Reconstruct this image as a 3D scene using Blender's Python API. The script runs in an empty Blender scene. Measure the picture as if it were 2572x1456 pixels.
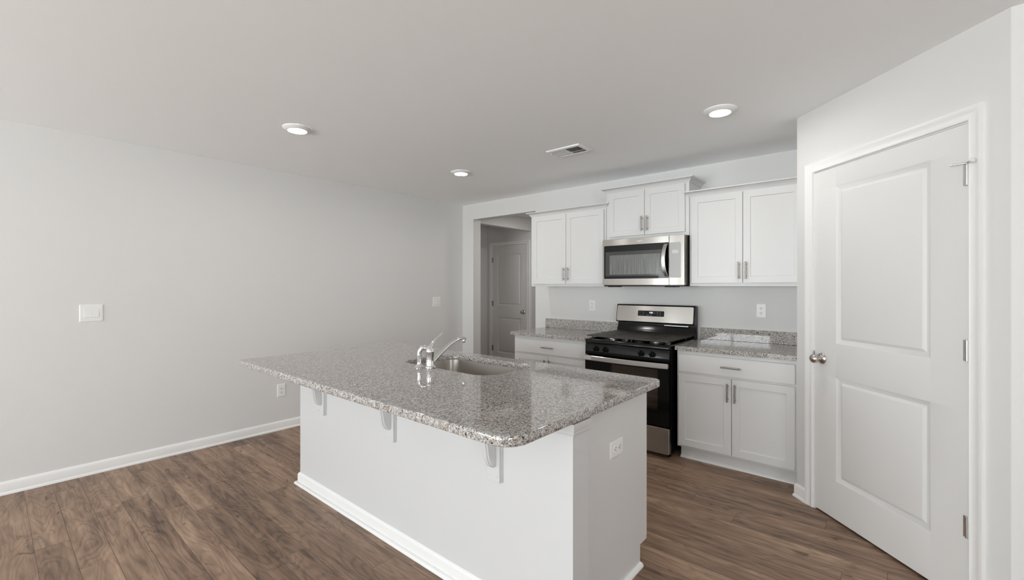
import bpy, bmesh, math, random
from mathutils import Vector, Matrix
random.seed(7)
PI = math.pi
sc = bpy.context.scene
COL = sc.collection

# ------------------------------------------------------------------ camera
cam_d = bpy.data.cameras.new('camera'); cam = bpy.data.objects.new('camera', cam_d); COL.objects.link(cam)
W_PX, H_PX = 2572.0, 1456.0
cam_d.sensor_fit = 'HORIZONTAL'; cam_d.sensor_width = 36.0
cam_d.lens = 36.0 * 1121.71 / W_PX
cam_d.shift_x = (W_PX / 2 - 1282.67) / W_PX
cam_d.shift_y = (718.12 - H_PX / 2) / W_PX
cam_d.clip_start = 0.02
cam.location = (0, 0, 1.3572); cam.rotation_euler = (PI / 2, 0, 0.7063)
sc.camera = cam

# ------------------------------------------------------------------ world, daylight, exposure
CEIL = 2.438; XL = -4.398; YB = 4.158; YR = -4.6; XR = 3.4
WINDOWS = [(-4.20, -2.30, 0.08, 2.08), (-1.8, 0.8, 0.05, 2.08)]
LEFT_WIN = (-4.50, -3.30, 0.40, 2.08)              # window in the left wall, near the rear corner
ADDED_WIN = (-3.3, -1.2, 0.60, 2.08)               # unseen window added in the far right wall for fill light: y0, y1, z0, z1
world = bpy.data.worlds.new('sky'); sc.world = world; world.use_nodes = True
wn = world.node_tree.nodes; wl = world.node_tree.links; wn.clear()
w_out = wn.new('ShaderNodeOutputWorld'); w_bg = wn.new('ShaderNodeBackground')
w_tc = wn.new('ShaderNodeTexCoord'); w_sep = wn.new('ShaderNodeSeparateXYZ'); w_ramp = wn.new('ShaderNodeValToRGB')
w_map = wn.new('ShaderNodeMapRange'); w_map.inputs[1].default_value = -0.3; w_map.inputs[2].default_value = 0.3
w_ramp.color_ramp.elements[0].position = 0.35; w_ramp.color_ramp.elements[0].color = (1.40, 1.43, 1.46, 1)
w_ramp.color_ramp.elements[1].position = 0.6; w_ramp.color_ramp.elements[1].color = (1.03, 1.06, 1.09, 1)
wl.new(w_tc.outputs['Generated'], w_sep.inputs[0]); wl.new(w_sep.outputs['Z'], w_map.inputs[0])
wl.new(w_map.outputs[0], w_ramp.inputs[0]); wl.new(w_ramp.outputs[0], w_bg.inputs[0]); wl.new(w_bg.outputs[0], w_out.inputs[0])
w_bg.inputs[1].default_value = 9.5
for (x0, x1, z0, z1) in WINDOWS:                     # sky portals in the window openings
    ld = bpy.data.lights.new('window_portal', 'AREA'); ld.shape = 'RECTANGLE'; ld.size = x1 - x0; ld.size_y = z1 - z0
    ld.cycles.is_portal = True
    lo = bpy.data.objects.new('window_portal', ld); COL.objects.link(lo)
    lo.location = ((x0 + x1) / 2, YR - 0.14, (z0 + z1) / 2); lo.rotation_euler = (PI / 2, 0, 0)   # faces +y
y0, y1, z0, z1 = LEFT_WIN
ld = bpy.data.lights.new('window_portal', 'AREA'); ld.shape = 'RECTANGLE'; ld.size = y1 - y0; ld.size_y = z1 - z0; ld.cycles.is_portal = True
lo = bpy.data.objects.new('window_portal', ld); COL.objects.link(lo)
lo.location = (XL - 0.14, (y0 + y1) / 2, (z0 + z1) / 2); lo.rotation_euler = (PI / 2, 0, -PI / 2)   # faces +x
y0, y1, z0, z1 = ADDED_WIN
ld = bpy.data.lights.new('window_portal', 'AREA'); ld.shape = 'RECTANGLE'; ld.size = y1 - y0; ld.size_y = z1 - z0; ld.cycles.is_portal = True
lo = bpy.data.objects.new('window_portal', ld); COL.objects.link(lo)
lo.location = (XR + 0.14, (y0 + y1) / 2, (z0 + z1) / 2); lo.rotation_euler = (PI / 2, 0, PI / 2)   # faces -x
hl = bpy.data.lights.new('hall_fill', 'AREA'); hl.shape = 'DISK'; hl.size = 0.16; hl.energy = 7.0; hl.color = (1.0, 0.96, 0.92)  # unseen area light added to lift the dim hall
ho = bpy.data.objects.new('hall_fill', hl); COL.objects.link(ho); ho.location = (-3.55, 5.1, CEIL - 0.02)
LAMP_STRENGTH = 130.0
sc.view_settings.view_transform = 'Standard'; sc.view_settings.look = 'None'
sc.view_settings.exposure = 0.0; sc.view_settings.gamma = 1.0; sc.view_settings.use_curve_mapping = False
try:
    sc.cycles.max_bounces = 14; sc.cycles.diffuse_bounces = 10; sc.cycles.glossy_bounces = 6
    sc.cycles.transparent_max_bounces = 12; sc.cycles.caustics_reflective = False; sc.cycles.caustics_refractive = False
    sc.cycles.sample_clamp_indirect = 6.0; sc.cycles.use_denoising = True
except Exception:
    pass

# ------------------------------------------------------------------ materials
class NT:
    def __init__(s, name):
        s.m = bpy.data.materials.new(name); s.m.use_nodes = True
        s.t = s.m.node_tree; s.n = s.t.nodes; s.l = s.t.links
        s.b = s.n['Principled BSDF']
    def new(s, t, **k):
        n = s.n.new(t)
        for a, v in k.items(): setattr(n, a, v)
        return n
    def put(s, sock, v):
        if isinstance(v, bpy.types.NodeSocket): s.l.new(v, sock)
        elif v is not None: sock.default_value = v
    def math(s, op, a, b=None, c=None, clamp=False):
        n = s.new('ShaderNodeMath', operation=op, use_clamp=clamp)
        s.put(n.inputs[0], a); s.put(n.inputs[1], b); s.put(n.inputs[2], c); return n.outputs[0]
    def pos(s): return s.new('ShaderNodeNewGeometry').outputs['Position']
    def sep(s, v):
        n = s.new('ShaderNodeSeparateXYZ'); s.put(n.inputs[0], v); return n.outputs
    def comb(s, x, y, z):
        n = s.new('ShaderNodeCombineXYZ'); s.put(n.inputs[0], x); s.put(n.inputs[1], y); s.put(n.inputs[2], z); return n.outputs[0]
    def noise(s, vec, scale, detail=2, rough=.5, dist=0):
        n = s.new('ShaderNodeTexNoise'); s.put(n.inputs['Vector'], vec); n.inputs['Scale'].default_value = scale
        n.inputs['Detail'].default_value = detail; n.inputs['Roughness'].default_value = rough; n.inputs['Distortion'].default_value = dist
        return n.outputs[0]
    def ramp(s, f, els, interp='LINEAR'):
        n = s.new('ShaderNodeValToRGB'); r = n.color_ramp; r.interpolation = interp
        while len(r.elements) < len(els): r.elements.new(0.5)
        for e, (p, c) in zip(r.elements, els):
            e.position = p; e.color = (*c, 1) if len(c) == 3 else c
        s.put(n.inputs[0], f); return n.outputs[0]
    def mix(s, f, a, b, blend='MIX'):
        n = s.new('ShaderNodeMix', data_type='RGBA', blend_type=blend)
        s.put(n.inputs[0], f)
        s.put(n.inputs[6], a if not isinstance(a, tuple) else (*a, 1)); s.put(n.inputs[7], b if not isinstance(b, tuple) else (*b, 1))
        return n.outputs[2]
    def bump(s, h, strength, dist):
        n = s.new('ShaderNodeBump'); s.put(n.inputs['Height'], h); n.inputs['Strength'].default_value = strength
        n.inputs['Distance'].default_value = dist; s.l.new(n.outputs[0], s.b.inputs['Normal'])
    def set(s, **k):
        for a, v in k.items():
            sock = s.b.inputs[a.replace('_', ' ')]
            s.put(sock, (*v, 1) if isinstance(v, tuple) and len(v) == 3 else v)
        return s.m

def paint(name, col, rough, bump=0.0, scale=180):
    t = NT(name)
    if bump:
        t.bump(t.noise(t.pos(), scale, 3), bump, 0.002)
    return t.set(Base_Color=col, Roughness=rough)

def plain(name, col, rough, metal=0.0, **k):
    t = NT(name); return t.set(Base_Color=col, Roughness=rough, Metallic=metal, **k)

M = {}
M['wall'] = paint('wall_paint', (0.715, 0.711, 0.702), 0.55, 0.06)
M['ceiling'] = paint('ceiling_paint', (0.935, 0.95, 0.96), 0.9, 0.10, 90)
M['trim'] = paint('white_trim_paint', (0.84, 0.84, 0.835), 0.32)
M['door'] = paint('white_door_paint', (0.745, 0.742, 0.733), 0.38)
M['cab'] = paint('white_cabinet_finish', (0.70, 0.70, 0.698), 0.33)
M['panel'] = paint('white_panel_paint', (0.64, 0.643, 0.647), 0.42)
M['plastic'] = plain('white_plastic', (0.84, 0.84, 0.83), 0.28)
M['slot'] = plain('dark_hole_shade', (0.03, 0.028, 0.026), 0.6)  # near-black stands in for the shade inside holes
M['chrome'] = plain('chrome', (0.86, 0.86, 0.86), 0.06, 1.0)
M['nickel'] = plain('satin_nickel', (0.56, 0.52, 0.48), 0.28, 1.0)
M['pull'] = plain('brushed_nickel_pull', (0.36, 0.33, 0.30), 0.34, 1.0)
M['hinge'] = plain('satin_hinge_metal', (0.68, 0.67, 0.65), 0.3, 1.0)
M['black'] = plain('black_enamel', (0.005, 0.005, 0.005), 0.10, Specular_IOR_Level=0.28)
M['blackmatte'] = plain('black_plastic', (0.008, 0.008, 0.008), 0.3, Specular_IOR_Level=0.3)
M['glass'] = plain('black_glass', (0.004, 0.004, 0.004), 0.04, Specular_IOR_Level=0.3)
M['darksteel'] = plain('dark_painted_steel', (0.10, 0.085, 0.07), 0.28, 0.6)
M['iron'] = None
M['rubber'] = plain('white_rubber', (0.78, 0.77, 0.75), 0.5)
M['film'] = None
M['whitemark'] = plain('pale_print', (0.42, 0.42, 0.42), 0.5)
M['marks'] = plain('grey_print', (0.13, 0.13, 0.125), 0.5)
M['cavity'] = plain('oven_enamel', (0.26, 0.205, 0.165), 0.45)
M['rack'] = plain('oven_rack_wire', (0.62, 0.6, 0.57), 0.3, 1.0)

def steel(name, col, rough, aniso=0.92, rot=0.0, streak=(2.0, 2.0, 420.0)):
    t = NT(name); p = t.pos(); s = t.sep(p)
    v = t.comb(t.math('MULTIPLY', s[0], streak[0]), t.math('MULTIPLY', s[1], streak[1]), t.math('MULTIPLY', s[2], streak[2]))
    n = t.noise(v, 1.0, 3)
    t.put(t.b.inputs['Tangent'], t.comb(0.0, 0.0, 1.0))
    return t.set(Base_Color=col, Metallic=1.0, Roughness=t.math('MULTIPLY_ADD', n, 0.03, rough - 0.015), Anisotropic=aniso, Anisotropic_Rotation=rot)
M['steel'] = steel('brushed_stainless', (0.42, 0.40, 0.375), 0.17)
M['steel2'] = steel('oven_drawer_stainless', (0.46, 0.43, 0.40), 0.30)
M['handle'] = steel('oven_handle_stainless', (0.72, 0.71, 0.70), 0.22)
M['sinksteel'] = steel('sink_stainless', (0.42, 0.39, 0.36), 0.30, 0.6)

def iron():
    t = NT('cast_iron'); n = t.noise(t.pos(), 420, 3); t.bump(n, 0.35, 0.002)
    return t.set(Base_Color=t.ramp(n, [(0.3, (0.040, 0.034, 0.030)), (0.7, (0.075, 0.066, 0.058))]), Roughness=0.55)
M['iron'] = iron()
def film():
    t = NT('protective_film'); n = t.noise(t.pos(), 130, 4, .6); t.bump(n, 0.10, 0.001)
    return t.set(Base_Color=t.ramp(n, [(0.35, (0.40, 0.395, 0.39)), (0.65, (0.47, 0.465, 0.46))]), Roughness=0.3)
M['film'] = film()

def emit(name, col, s):
    t = NT(name); return t.set(Base_Color=(0.8, 0.8, 0.8), Emission_Color=col, Emission_Strength=s)
M['lamp'] = emit('lamp_diffuser', (1.0, 0.97, 0.93), LAMP_STRENGTH)
M['digits'] = emit('display_digits', (0.85, 0.9, 1.0), 1.6)

def pane_mat(name, refl, tint):
    t = NT(name); t.n.remove(t.b); o = t.n['Material Output']
    tr = t.new('ShaderNodeBsdfTransparent'); tr.inputs[0].default_value = (*tint, 1)
    gl = t.new('ShaderNodeBsdfGlossy'); gl.inputs['Roughness'].default_value = 0.02; gl.inputs[0].default_value = (1, 1, 1, 1)
    mx = t.new('ShaderNodeMixShader'); mx.inputs[0].default_value = refl; t.l.new(tr.outputs[0], mx.inputs[1]); t.l.new(gl.outputs[0], mx.inputs[2])
    t.l.new(mx.outputs[0], o.inputs[0]); return t.m
M['pane'] = pane_mat('window_glass', 0.05, (0.95, 0.97, 0.97))
M['ovenpane'] = pane_mat('smoked_oven_glass', 0.045, (0.62, 0.59, 0.56))

def wood():
    t = NT('wood_plank_floor'); s = t.sep(t.pos()); x, y = s[0], s[1]
    PW, PL = 0.1305, 1.22
    r = t.math('DIVIDE', t.math('SUBTRACT', y, 0.0265), PW); row = t.math('FLOOR', r); fy = t.math('FRACT', r)
    wn1 = t.new('ShaderNodeTexWhiteNoise', noise_dimensions='1D'); t.put(wn1.inputs['W'], row)
    u = t.math('ADD', t.math('DIVIDE', x, PL), t.math('MULTIPLY', wn1.outputs[0], 5.0)); colm = t.math('FLOOR', u); fx = t.math('FRACT', u)
    wn2 = t.new('ShaderNodeTexWhiteNoise', noise_dimensions='2D'); t.put(wn2.inputs['Vector'], t.comb(row, colm, 0.0))
    rid = wn2.outputs[0]
    seed = t.math('MULTIPLY', rid, 57.0)
    big = t.noise(t.comb(t.math('MULTIPLY', x, 1.5), t.math('MULTIPLY', y, 8.0), seed), 1.0, 2, .4, .35)
    rings = t.math('SINE', t.math('MULTIPLY', big, 92.0))
    ringf = t.math('MULTIPLY_ADD', rings, 0.5, 0.5)
    fib = t.noise(t.comb(t.math('MULTIPLY', x, 7.0), t.math('MULTIPLY', y, 150.0), seed), 1.0, 4, .6)
    fib2 = t.noise(t.comb(t.math('MULTIPLY', x, 2.2), t.math('MULTIPLY', y, 26.0), seed), 1.0, 3, .55, .4)
    blot = t.noise(t.comb(t.math('MULTIPLY', x, 3.0), t.math('MULTIPLY', y, 7.0), t.math('ADD', seed, 9.0)), 1.0, 3, .6, .8)
    tone = t.math('ADD', t.math('MULTIPLY', fib2, 0.55), t.math('MULTIPLY', blot, 0.32))
    tone = t.math('ADD', tone, t.math('MULTIPLY', t.math('SUBTRACT', rid, 0.5), 0.14))
    tone = t.math('ADD', tone, t.math('MULTIPLY', t.math('SUBTRACT', fib, 0.5), 0.22))
    tone = t.math('SUBTRACT', tone, t.math('MULTIPLY', t.math('POWER', ringf, 2.5), 0.075))
    col = t.ramp(tone, [(0.22, (0.098, 0.060, 0.041)), (0.40, (0.245, 0.158, 0.106)), (0.52, (0.345, 0.230, 0.158)), (0.72, (0.53, 0.38, 0.262))])
    knot = t.noise(t.comb(t.math('MULTIPLY', x, 6.0), t.math('MULTIPLY', y, 17.0), t.math('ADD', seed, 3.0)), 1.0, 2, .5, 1.2)
    km = t.ramp(knot, [(0.66, (0, 0, 0)), (0.76, (1, 1, 1))])
    col = t.mix(t.math('MULTIPLY', km, 0.72), col, (0.045, 0.028, 0.02))
    ey = t.math('MULTIPLY', t.math('MINIMUM', fy, t.math('SUBTRACT', 1.0, fy)), PW)
    ex = t.math('MULTIPLY', t.math('MINIMUM', fx, t.math('SUBTRACT', 1.0, fx)), PL)
    seam = t.math('LESS_THAN', t.math('MINIMUM', ey, ex), 0.0011)
    col = t.mix(t.math('MULTIPLY', seam, 0.7), col, (0.03, 0.02, 0.014))
    h = t.math('SUBTRACT', t.math('MULTIPLY', fib, 0.3), seam)
    t.bump(h, 0.25, 0.0012)
    return t.set(Base_Color=col, Roughness=t.math('MULTIPLY_ADD', fib, 0.14, 0.36), Specular_IOR_Level=0.38)
M['wood'] = wood()

def granite():
    t = NT('speckled_granite'); p = t.pos()
    warp = t.new('ShaderNodeTexNoise'); t.put(warp.inputs['Vector'], p); warp.inputs['Scale'].default_value = 130; warp.inputs['Detail'].default_value = 2
    vm = t.new('ShaderNodeVectorMath', operation='MULTIPLY_ADD'); t.put(vm.inputs[0], warp.outputs[1]); vm.inputs[1].default_value = (0.006,) * 3; t.put(vm.inputs[2], p)
    def vor(scale):
        v = t.new('ShaderNodeTexVoronoi'); t.put(v.inputs['Vector'], vm.outputs[0]); v.inputs['Scale'].default_value = scale
        return t.sep(v.outputs['Color'])
    a = vor(150)[0]; b = vor(330)[1]
    c1 = t.ramp(a, [(0.0, (0.55, 0.54, 0.53)), (0.34, (0.36, 0.345, 0.33)), (0.55, (0.185, 0.165, 0.150)), (0.66, (0.30, 0.225, 0.170)), (0.82, (0.68, 0.67, 0.66)), (0.90, (0.022, 0.021, 0.022))], 'CONSTANT')
    c2 = t.ramp(b, [(0.0, (0.58, 0.57, 0.56)), (0.30, (0.22, 0.20, 0.185)), (0.55, (0.42, 0.40, 0.385)), (0.78, (0.035, 0.033, 0.033)), (0.90, (0.27, 0.205, 0.155))], 'CONSTANT')
    f = t.noise(p, 240, 2)
    col = t.mix(t.ramp(f, [(0.42, (0, 0, 0)), (0.58, (1, 1, 1))]), c1, c2)
    return t.set(Base_Color=col, Roughness=0.035, IOR=1.62)
M['granite'] = granite()

# ------------------------------------------------------------------ mesh helpers
class B:
    """collects shapes in world (or local) coordinates for ONE mesh"""
    def __init__(s): s.bm = bmesh.new()
    def face(s, vs):
        try: return s.bm.faces.new(vs)
        except ValueError: return None
    def box(s, x0, x1, y0, y1, z0, z1):
        v = [s.bm.verts.new((x, y, z)) for z in (z0, z1) for y in (y0, y1) for x in (x0, x1)]
        for q in ((0, 2, 3, 1), (4, 5, 7, 6), (0, 1, 5, 4), (2, 6, 7, 3), (0, 4, 6, 2), (1, 3, 7, 5)): s.face([v[i] for i in q])
        return s
    def loops(s, loops, cap0=True, cap1=True, closed=True):
        L = [[s.bm.verts.new(p) for p in lp] for lp in loops]
        n = len(L[0])
        for a, b in zip(L, L[1:]):
            for i in range(n if closed else n - 1):
                j = (i + 1) % n
                s.face([a[i], a[j], b[j], b[i]])
        if cap0: s.face(L[0][::-1])
        if cap1: s.face(L[-1])
        return L
    def prism(s, pts, mapf, a, b):
        """extrude the polygon pts (u,v) from a to b; mapf(u, v, h) gives the point"""
        s.loops([[mapf(u, v, a) for u, v in pts], [mapf(u, v, b) for u, v in pts]]); return s
    def lathe(s, prof, c=(0, 0, 0), axis='z', n=32, cap=True):
        """prof: (radius, height) along the axis"""
        lp = []
        for r, h in prof:
            ring = []
            for i in range(n):
                a = 2 * PI * i / n; u, v = max(r, 1e-5) * math.cos(a), max(r, 1e-5) * math.sin(a)
                q = {'z': (u, v, h), 'y': (u, h, -v), 'x': (h, u, v)}[axis]
                ring.append((c[0] + q[0], c[1] + q[1], c[2] + q[2]))
            lp.append(ring)
        s.loops(lp, cap, cap); return s
    def tube(s, pts, rad, n=16, flat=None, up=Vector((0, 0, 1))):
        """tube through pts; rad a number or a list; flat: list of (side, up) radius factors"""
        pts = [Vector(p) for p in pts]; k = len(pts); lp = []
        if not isinstance(rad, (list, tuple)): rad = [rad] * k
        prev = None
        for i, p in enumerate(pts):
            d = (pts[min(i + 1, k - 1)] - pts[max(i - 1, 0)]).normalized()
            if prev is None:
                ref = up if abs(d.dot(up)) < 0.95 else Vector((0, 1, 0))
                sd = d.cross(ref).normalized()
            else: sd = (prev - d * prev.dot(d)).normalized()
            prev = sd; u2 = sd.cross(d).normalized()
            fa, fb = flat[i] if flat else (1, 1)
            lp.append([tuple(p + sd * math.cos(2 * PI * j / n) * rad[i] * fa + u2 * math.sin(2 * PI * j / n) * rad[i] * fb) for j in range(n)])
        s.loops(lp); return s
    def sweep(s, path, prof, mapf):
        """mitred sweep of the closed profile (outward, height) along the open 2-D path; outward is to the right of travel"""
        P = [Vector(p) for p in path]; k = len(P); lp = []
        nr = []
        for a, b in zip(P, P[1:]):
            d = (b - a).normalized(); nr.append(Vector((d.y, -d.x)))
        for i, p in enumerate(P):
            if i == 0: m = nr[0]
            elif i == k - 1: m = nr[-1]
            else:
                m = (nr[i - 1] + nr[i]); m = m / m.dot(nr[i])
            lp.append([mapf(p.x + m.x * o, p.y + m.y * o, h) for o, h in prof])
        s.loops(lp); return s

def smooth_pts(pts, sub=8):
    """Catmull-Rom through pts"""
    P = [Vector(p) for p in pts]; out = []
    for i in range(len(P) - 1):
        a, b, c, d = P[max(i - 1, 0)], P[i], P[i + 1], P[min(i + 2, len(P) - 1)]
        for j in range(sub):
            t = j / sub
            out.append(0.5 * ((2 * b) + (c - a) * t + (2 * a - 5 * b + 4 * c - d) * t * t + (3 * b - a - 3 * c + d) * t ** 3))
    out.append(P[-1]); return out

def rrect(x0, x1, y0, y1, r, n=8):
    if not isinstance(r, (tuple, list)): r = (r,) * 4
    pts = []
    for (cx, cy, a0), rr in zip(((x0, y0, PI), (x1, y0, 1.5 * PI), (x1, y1, 0), (x0, y1, .5 * PI)), r):
        ccx = cx + (rr if cx == x0 else -rr); ccy = cy + (rr if cy == y0 else -rr)
        for i in range(n + 1):
            a = a0 + .5 * PI * i / n
            pts.append((ccx + rr * math.cos(a), ccy + rr * math.sin(a)))
    return pts

def XY(u, v, h): return (u, v, h)
def XZ(u, v, h): return (u, h, v)
def YZ(u, v, h): return (h, u, v)

def obj(name, b, mat, parent=None, bevel=0.0, seg=2, smooth=35, flat_top=False):
    me = bpy.data.meshes.new(name)
    bm = b.bm
    bmesh.ops.remove_doubles(bm, verts=bm.verts, dist=1e-6)
    if parent is not None and tuple(parent.get('_w', (0, 0, 0))) != (0, 0, 0):
        bmesh.ops.translate(bm, verts=bm.verts, vec=-Vector(parent['_w']))
    bmesh.ops.recalc_face_normals(bm, faces=bm.faces)
    bm.to_mesh(me); bm.free()
    for m in (mat if isinstance(mat, (list, tuple)) else [mat]): me.materials.append(m)
    for p in me.polygons: p.use_smooth = True
    try: me.set_sharp_from_angle(angle=math.radians(smooth))
    except Exception: pass
    if flat_top:
        for p in me.polygons:
            if abs(p.normal.z) > .99: p.use_smooth = False
    o = bpy.data.objects.new(name, me); COL.objects.link(o)
    if parent is not None:
        o.parent = parent
        if '_w' in parent: o['_w'] = parent['_w']
    if bevel:
        md = o.modifiers.new('bevel', 'BEVEL'); md.width = bevel; md.segments = seg; md.limit_method = 'ANGLE'; md.angle_limit = math.radians(40); md.harden_normals = True
    return o

def tag(o, label, cat, group=None):
    o['label'] = label; o['category'] = cat
    if group: o['group'] = group
    return o
def thing(name, label, cat, loc=(0, 0, 0), rz=0.0, group=None, world=True):
    """Empty at the thing's base. world=True: its parts are built in world coordinates (rz must be 0)"""
    o = bpy.data.objects.new(name, None); COL.objects.link(o); o.location = loc; o.rotation_euler = (0, 0, rz); o.empty_display_size = 0.05
    if world: o['_w'] = loc
    return tag(o, label, cat, group)
def struct(name, b, mat, parent=None, **k):
    o = obj(name, b, mat, parent, **k)
    if parent is None: o['kind'] = 'structure'
    return o
def copy_tree(o, parent=None):
    c = o.copy(); COL.objects.link(c)
    if parent is not None: c.parent = parent
    for ch in list(o.children): copy_tree(ch, c)
    return c

def slab(b, x0, x1, z0, z1, yf, t, panels, rings):
    """panelled slab: front face at yf (towards -y), thickness t; panels (xa,xb,za,zb) sharing xa,xb; rings (inset, depth)"""
    xs = [x0, panels[0][0], panels[0][1], x1]
    zs = [z0] + [z for p in sorted(panels, key=lambda q: q[2]) for z in (p[2], p[3])] + [z1]
    V = {}
    def v(x, y, z):
        k = (round(x, 6), round(y, 6), round(z, 6))
        if k not in V: V[k] = b.bm.verts.new((x, y, z))
        return V[k]
    for i in range(3):
        for j in range(len(zs) - 1):
            if i == 1 and j % 2 == 1: continue
            b.face([v(xs[i], yf, zs[j]), v(xs[i + 1], yf, zs[j]), v(xs[i + 1], yf, zs[j + 1]), v(xs[i], yf, zs[j + 1])])
    for (xa, xb, za, zb) in panels:
        prev = (xa, xb, za, zb, yf)
        for ins, dep in rings:
            cur = (xa + ins, xb - ins, za + ins, zb - ins, yf + dep)
            def q(c): return [v(c[0], c[4], c[2]), v(c[1], c[4], c[2]), v(c[1], c[4], c[3]), v(c[0], c[4], c[3])]
            A, C = q(prev), q(cur)
            for i in range(4):
                j = (i + 1) % 4
                b.face([A[i], A[j], C[j], C[i]])
            prev = cur
        b.face(q(prev))
    yb = yf + t
    bk = [v(x0, yb, z0), v(x1, yb, z0), v(x1, yb, z1), v(x0, yb, z1)]
    b.face(bk[::-1])
    b.face([v(x, yf, z0) for x in xs] + [bk[1], bk[0]])
    b.face([v(x, yf, z1) for x in xs][::-1] + [bk[3], bk[2]])
    b.face([v(x0, yf, z) for z in zs] + [bk[3], bk[0]])
    b.face([v(x1, yf, z) for z in zs][::-1] + [bk[1], bk[2]])
    return b

# ------------------------------------------------------------------ room shell
WT = 0.136                                           # thickness of the wall between kitchen and hall
HX = -4.375                                          # hall's left wall face
P0 = Vector((-0.4645, 3.392, 0)); PL_ = 1.155        # pantry wall: left end and length
D = math.sqrt(.5); P1 = P0 + Vector((D, -D, 0)) * PL_
struct('floor', B().box(-6.6, XR + .2, YR - .2, 7.4, -0.12, 0), M['wood'])
struct('ceiling', B().box(-6.6, XR + .2, YR - .2, 7.4, CEIL, CEIL + 0.12), M['ceiling'])
y0, y1, z0, z1 = LEFT_WIN
b = B(); b.box(XL - .15, XL, y1, YB + WT, 0, CEIL); b.box(XL - .15, XL, YR - .15, y0, 0, CEIL); b.box(XL - .15, XL, y0, y1, 0, z0); b.box(XL - .15, XL, y0, y1, z1, CEIL)
struct('wall_left', b, M['wall'])
b = B(); f = .06
for (a0, a1, c0, c1) in ((y0, y0 + f, z0, z1), (y1 - f, y1, z0, z1), (y0 + f, y1 - f, z0, z0 + f), (y0 + f, y1 - f, z1 - f, z1)): b.box(XL - .10, XL - .04, a0, a1, c0, c1)
w = struct('window_4', b, M['trim'])
obj('pane', B().box(XL - .073, XL - .067, y0 + f, y1 - f, z0 + f, z1 - f), M['pane'], w)
OX0, OX1, OZ = -4.194, -3.166, 2.235                 # opening to the hall
b = B(); b.box(XL, OX0, YB, YB + WT, 0, CEIL); b.box(OX1, P0.x + .11, YB, YB + WT, 0, CEIL); b.box(OX0, OX1, YB, YB + WT, OZ, CEIL)
struct('wall_back', b, M['wall'])
struct('wall_pantry_side', B().box(P0.x, P0.x + .11, P0.y + .03, YB, 0, CEIL), M['wall'])
PW_ROT = -PI / 4
DT0, DT1, DZ = 0.146, 1.008, 2.048                   # pantry door opening
b = B()
b.box(0, DT0, 0, .11, 0, CEIL); b.box(DT1, PL_, 0, .11, 0, CEIL); b.box(DT0, DT1, 0, .11, DZ, CEIL)
o = struct('wall_pantry', b, M['wall']); o.location = P0; o.rotation_euler.z = PW_ROT
struct('wall_right', B().box(P1.x, XR, P1.y, P1.y + .12, 0, CEIL), M['wall'])
y0, y1, z0, z1 = ADDED_WIN
b = B(); b.box(XR, XR + .15, YR - .15, y0, 0, CEIL); b.box(XR, XR + .15, y1, P1.y + .12, 0, CEIL); b.box(XR, XR + .15, y0, y1, 0, z0); b.box(XR, XR + .15, y0, y1, z1, CEIL)
struct('wall_far_right', b, M['wall'])
b = B(); f = .06; ym = (y0 + y1) / 2
for (a0, a1, c0, c1) in ((y0, y0 + f, z0, z1), (y1 - f, y1, z0, z1), (y0 + f, y1 - f, z0, z0 + f), (y0 + f, y1 - f, z1 - f, z1), (ym - f / 2, ym + f / 2, z0 + f, z1 - f)): b.box(XR + .04, XR + .10, a0, a1, c0, c1)
w = struct('window_3', b, M['trim'])  # added opening, put in to even out the room light
obj('pane', B().box(XR + .067, XR + .073, y0 + f, ym - f / 2, z0 + f, z1 - f), M['pane'], w)
obj('pane', B().box(XR + .067, XR + .073, ym + f / 2, y1 - f, z0 + f, z1 - f), M['pane'], w)
struct('wall_pantry_back', B().box(P0.x, P1.x + .14, YB + .02, YB + .14, 0, CEIL), M['wall'])
struct('wall_pantry_right', B().box(P1.x + .02, P1.x + .14, P1.y + .12, YB + .02, 0, CEIL), M['wall'])
b = B(); xs = [XL]
for (x0, x1, z0, z1) in WINDOWS:
    b.box(xs[-1], x0, YR - .15, YR, 0, CEIL); b.box(x0, x1, YR - .15, YR, 0, z0); b.box(x0, x1, YR - .15, YR, z1, CEIL); xs.append(x1)
b.box(xs[-1], XR, YR - .15, YR, 0, CEIL)
struct('wall_rear', b, M['wall'])
for i, (x0, x1, z0, z1) in enumerate(WINDOWS):
    b = B(); f = .06; xm = (x0 + x1) / 2
    for (a0, a1, c0, c1) in ((x0, x0 + f, z0, z1), (x1 - f, x1, z0, z1), (x0 + f, x1 - f, z0, z0 + f), (x0 + f, x1 - f, z1 - f, z1), (xm - f / 2, xm + f / 2, z0 + f, z1 - f)):
        b.box(a0, a1, YR - .10, YR - .04, c0, c1)
    w = struct('window_%d' % (i + 1), b, M['trim'])
    obj('pane', B().box(x0 + f, xm - f / 2, YR - .073, YR - .067, z0 + f, z1 - f), M['pane'], w)
    obj('pane', B().box(xm + f / 2, x1 - f, YR - .073, YR - .067, z0 + f, z1 - f), M['pane'], w)
# hall beyond the opening: left wall with an opening to an alcove that holds a door
HDY = 5.65
HO0, HO1, HOZ = YB + WT + .10, HDY, 2.235
b = B(); b.box(HX - .12, HX, YB + WT, HO0, 0, CEIL); b.box(HX - .12, HX, HO0, HO1, HOZ, CEIL); b.box(HX - .12, HX, HDY + .12, 7.2, 0, CEIL)
struct('wall_hall_left', b, M['wall'])
HD0, HD1, HDZ = -5.232, -4.478, 2.04
b = B(); b.box(-5.36, HD0, HDY, HDY + .12, 0, CEIL); b.box(HD1, HX, HDY, HDY + .12, 0, CEIL); b.box(HD0, HD1, HDY, HDY + .12, HDZ, CEIL)
struct('wall_alcove_back', b, M['wall'])
struct('wall_alcove_left', B().box(-5.48, -5.36, YB + WT, HDY + .12, 0, CEIL), M['wall'])
struct('wall_alcove_front', B().box(-5.48, XL, YB + WT - .12, YB + WT, 0, CEIL), M['wall'])
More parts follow.
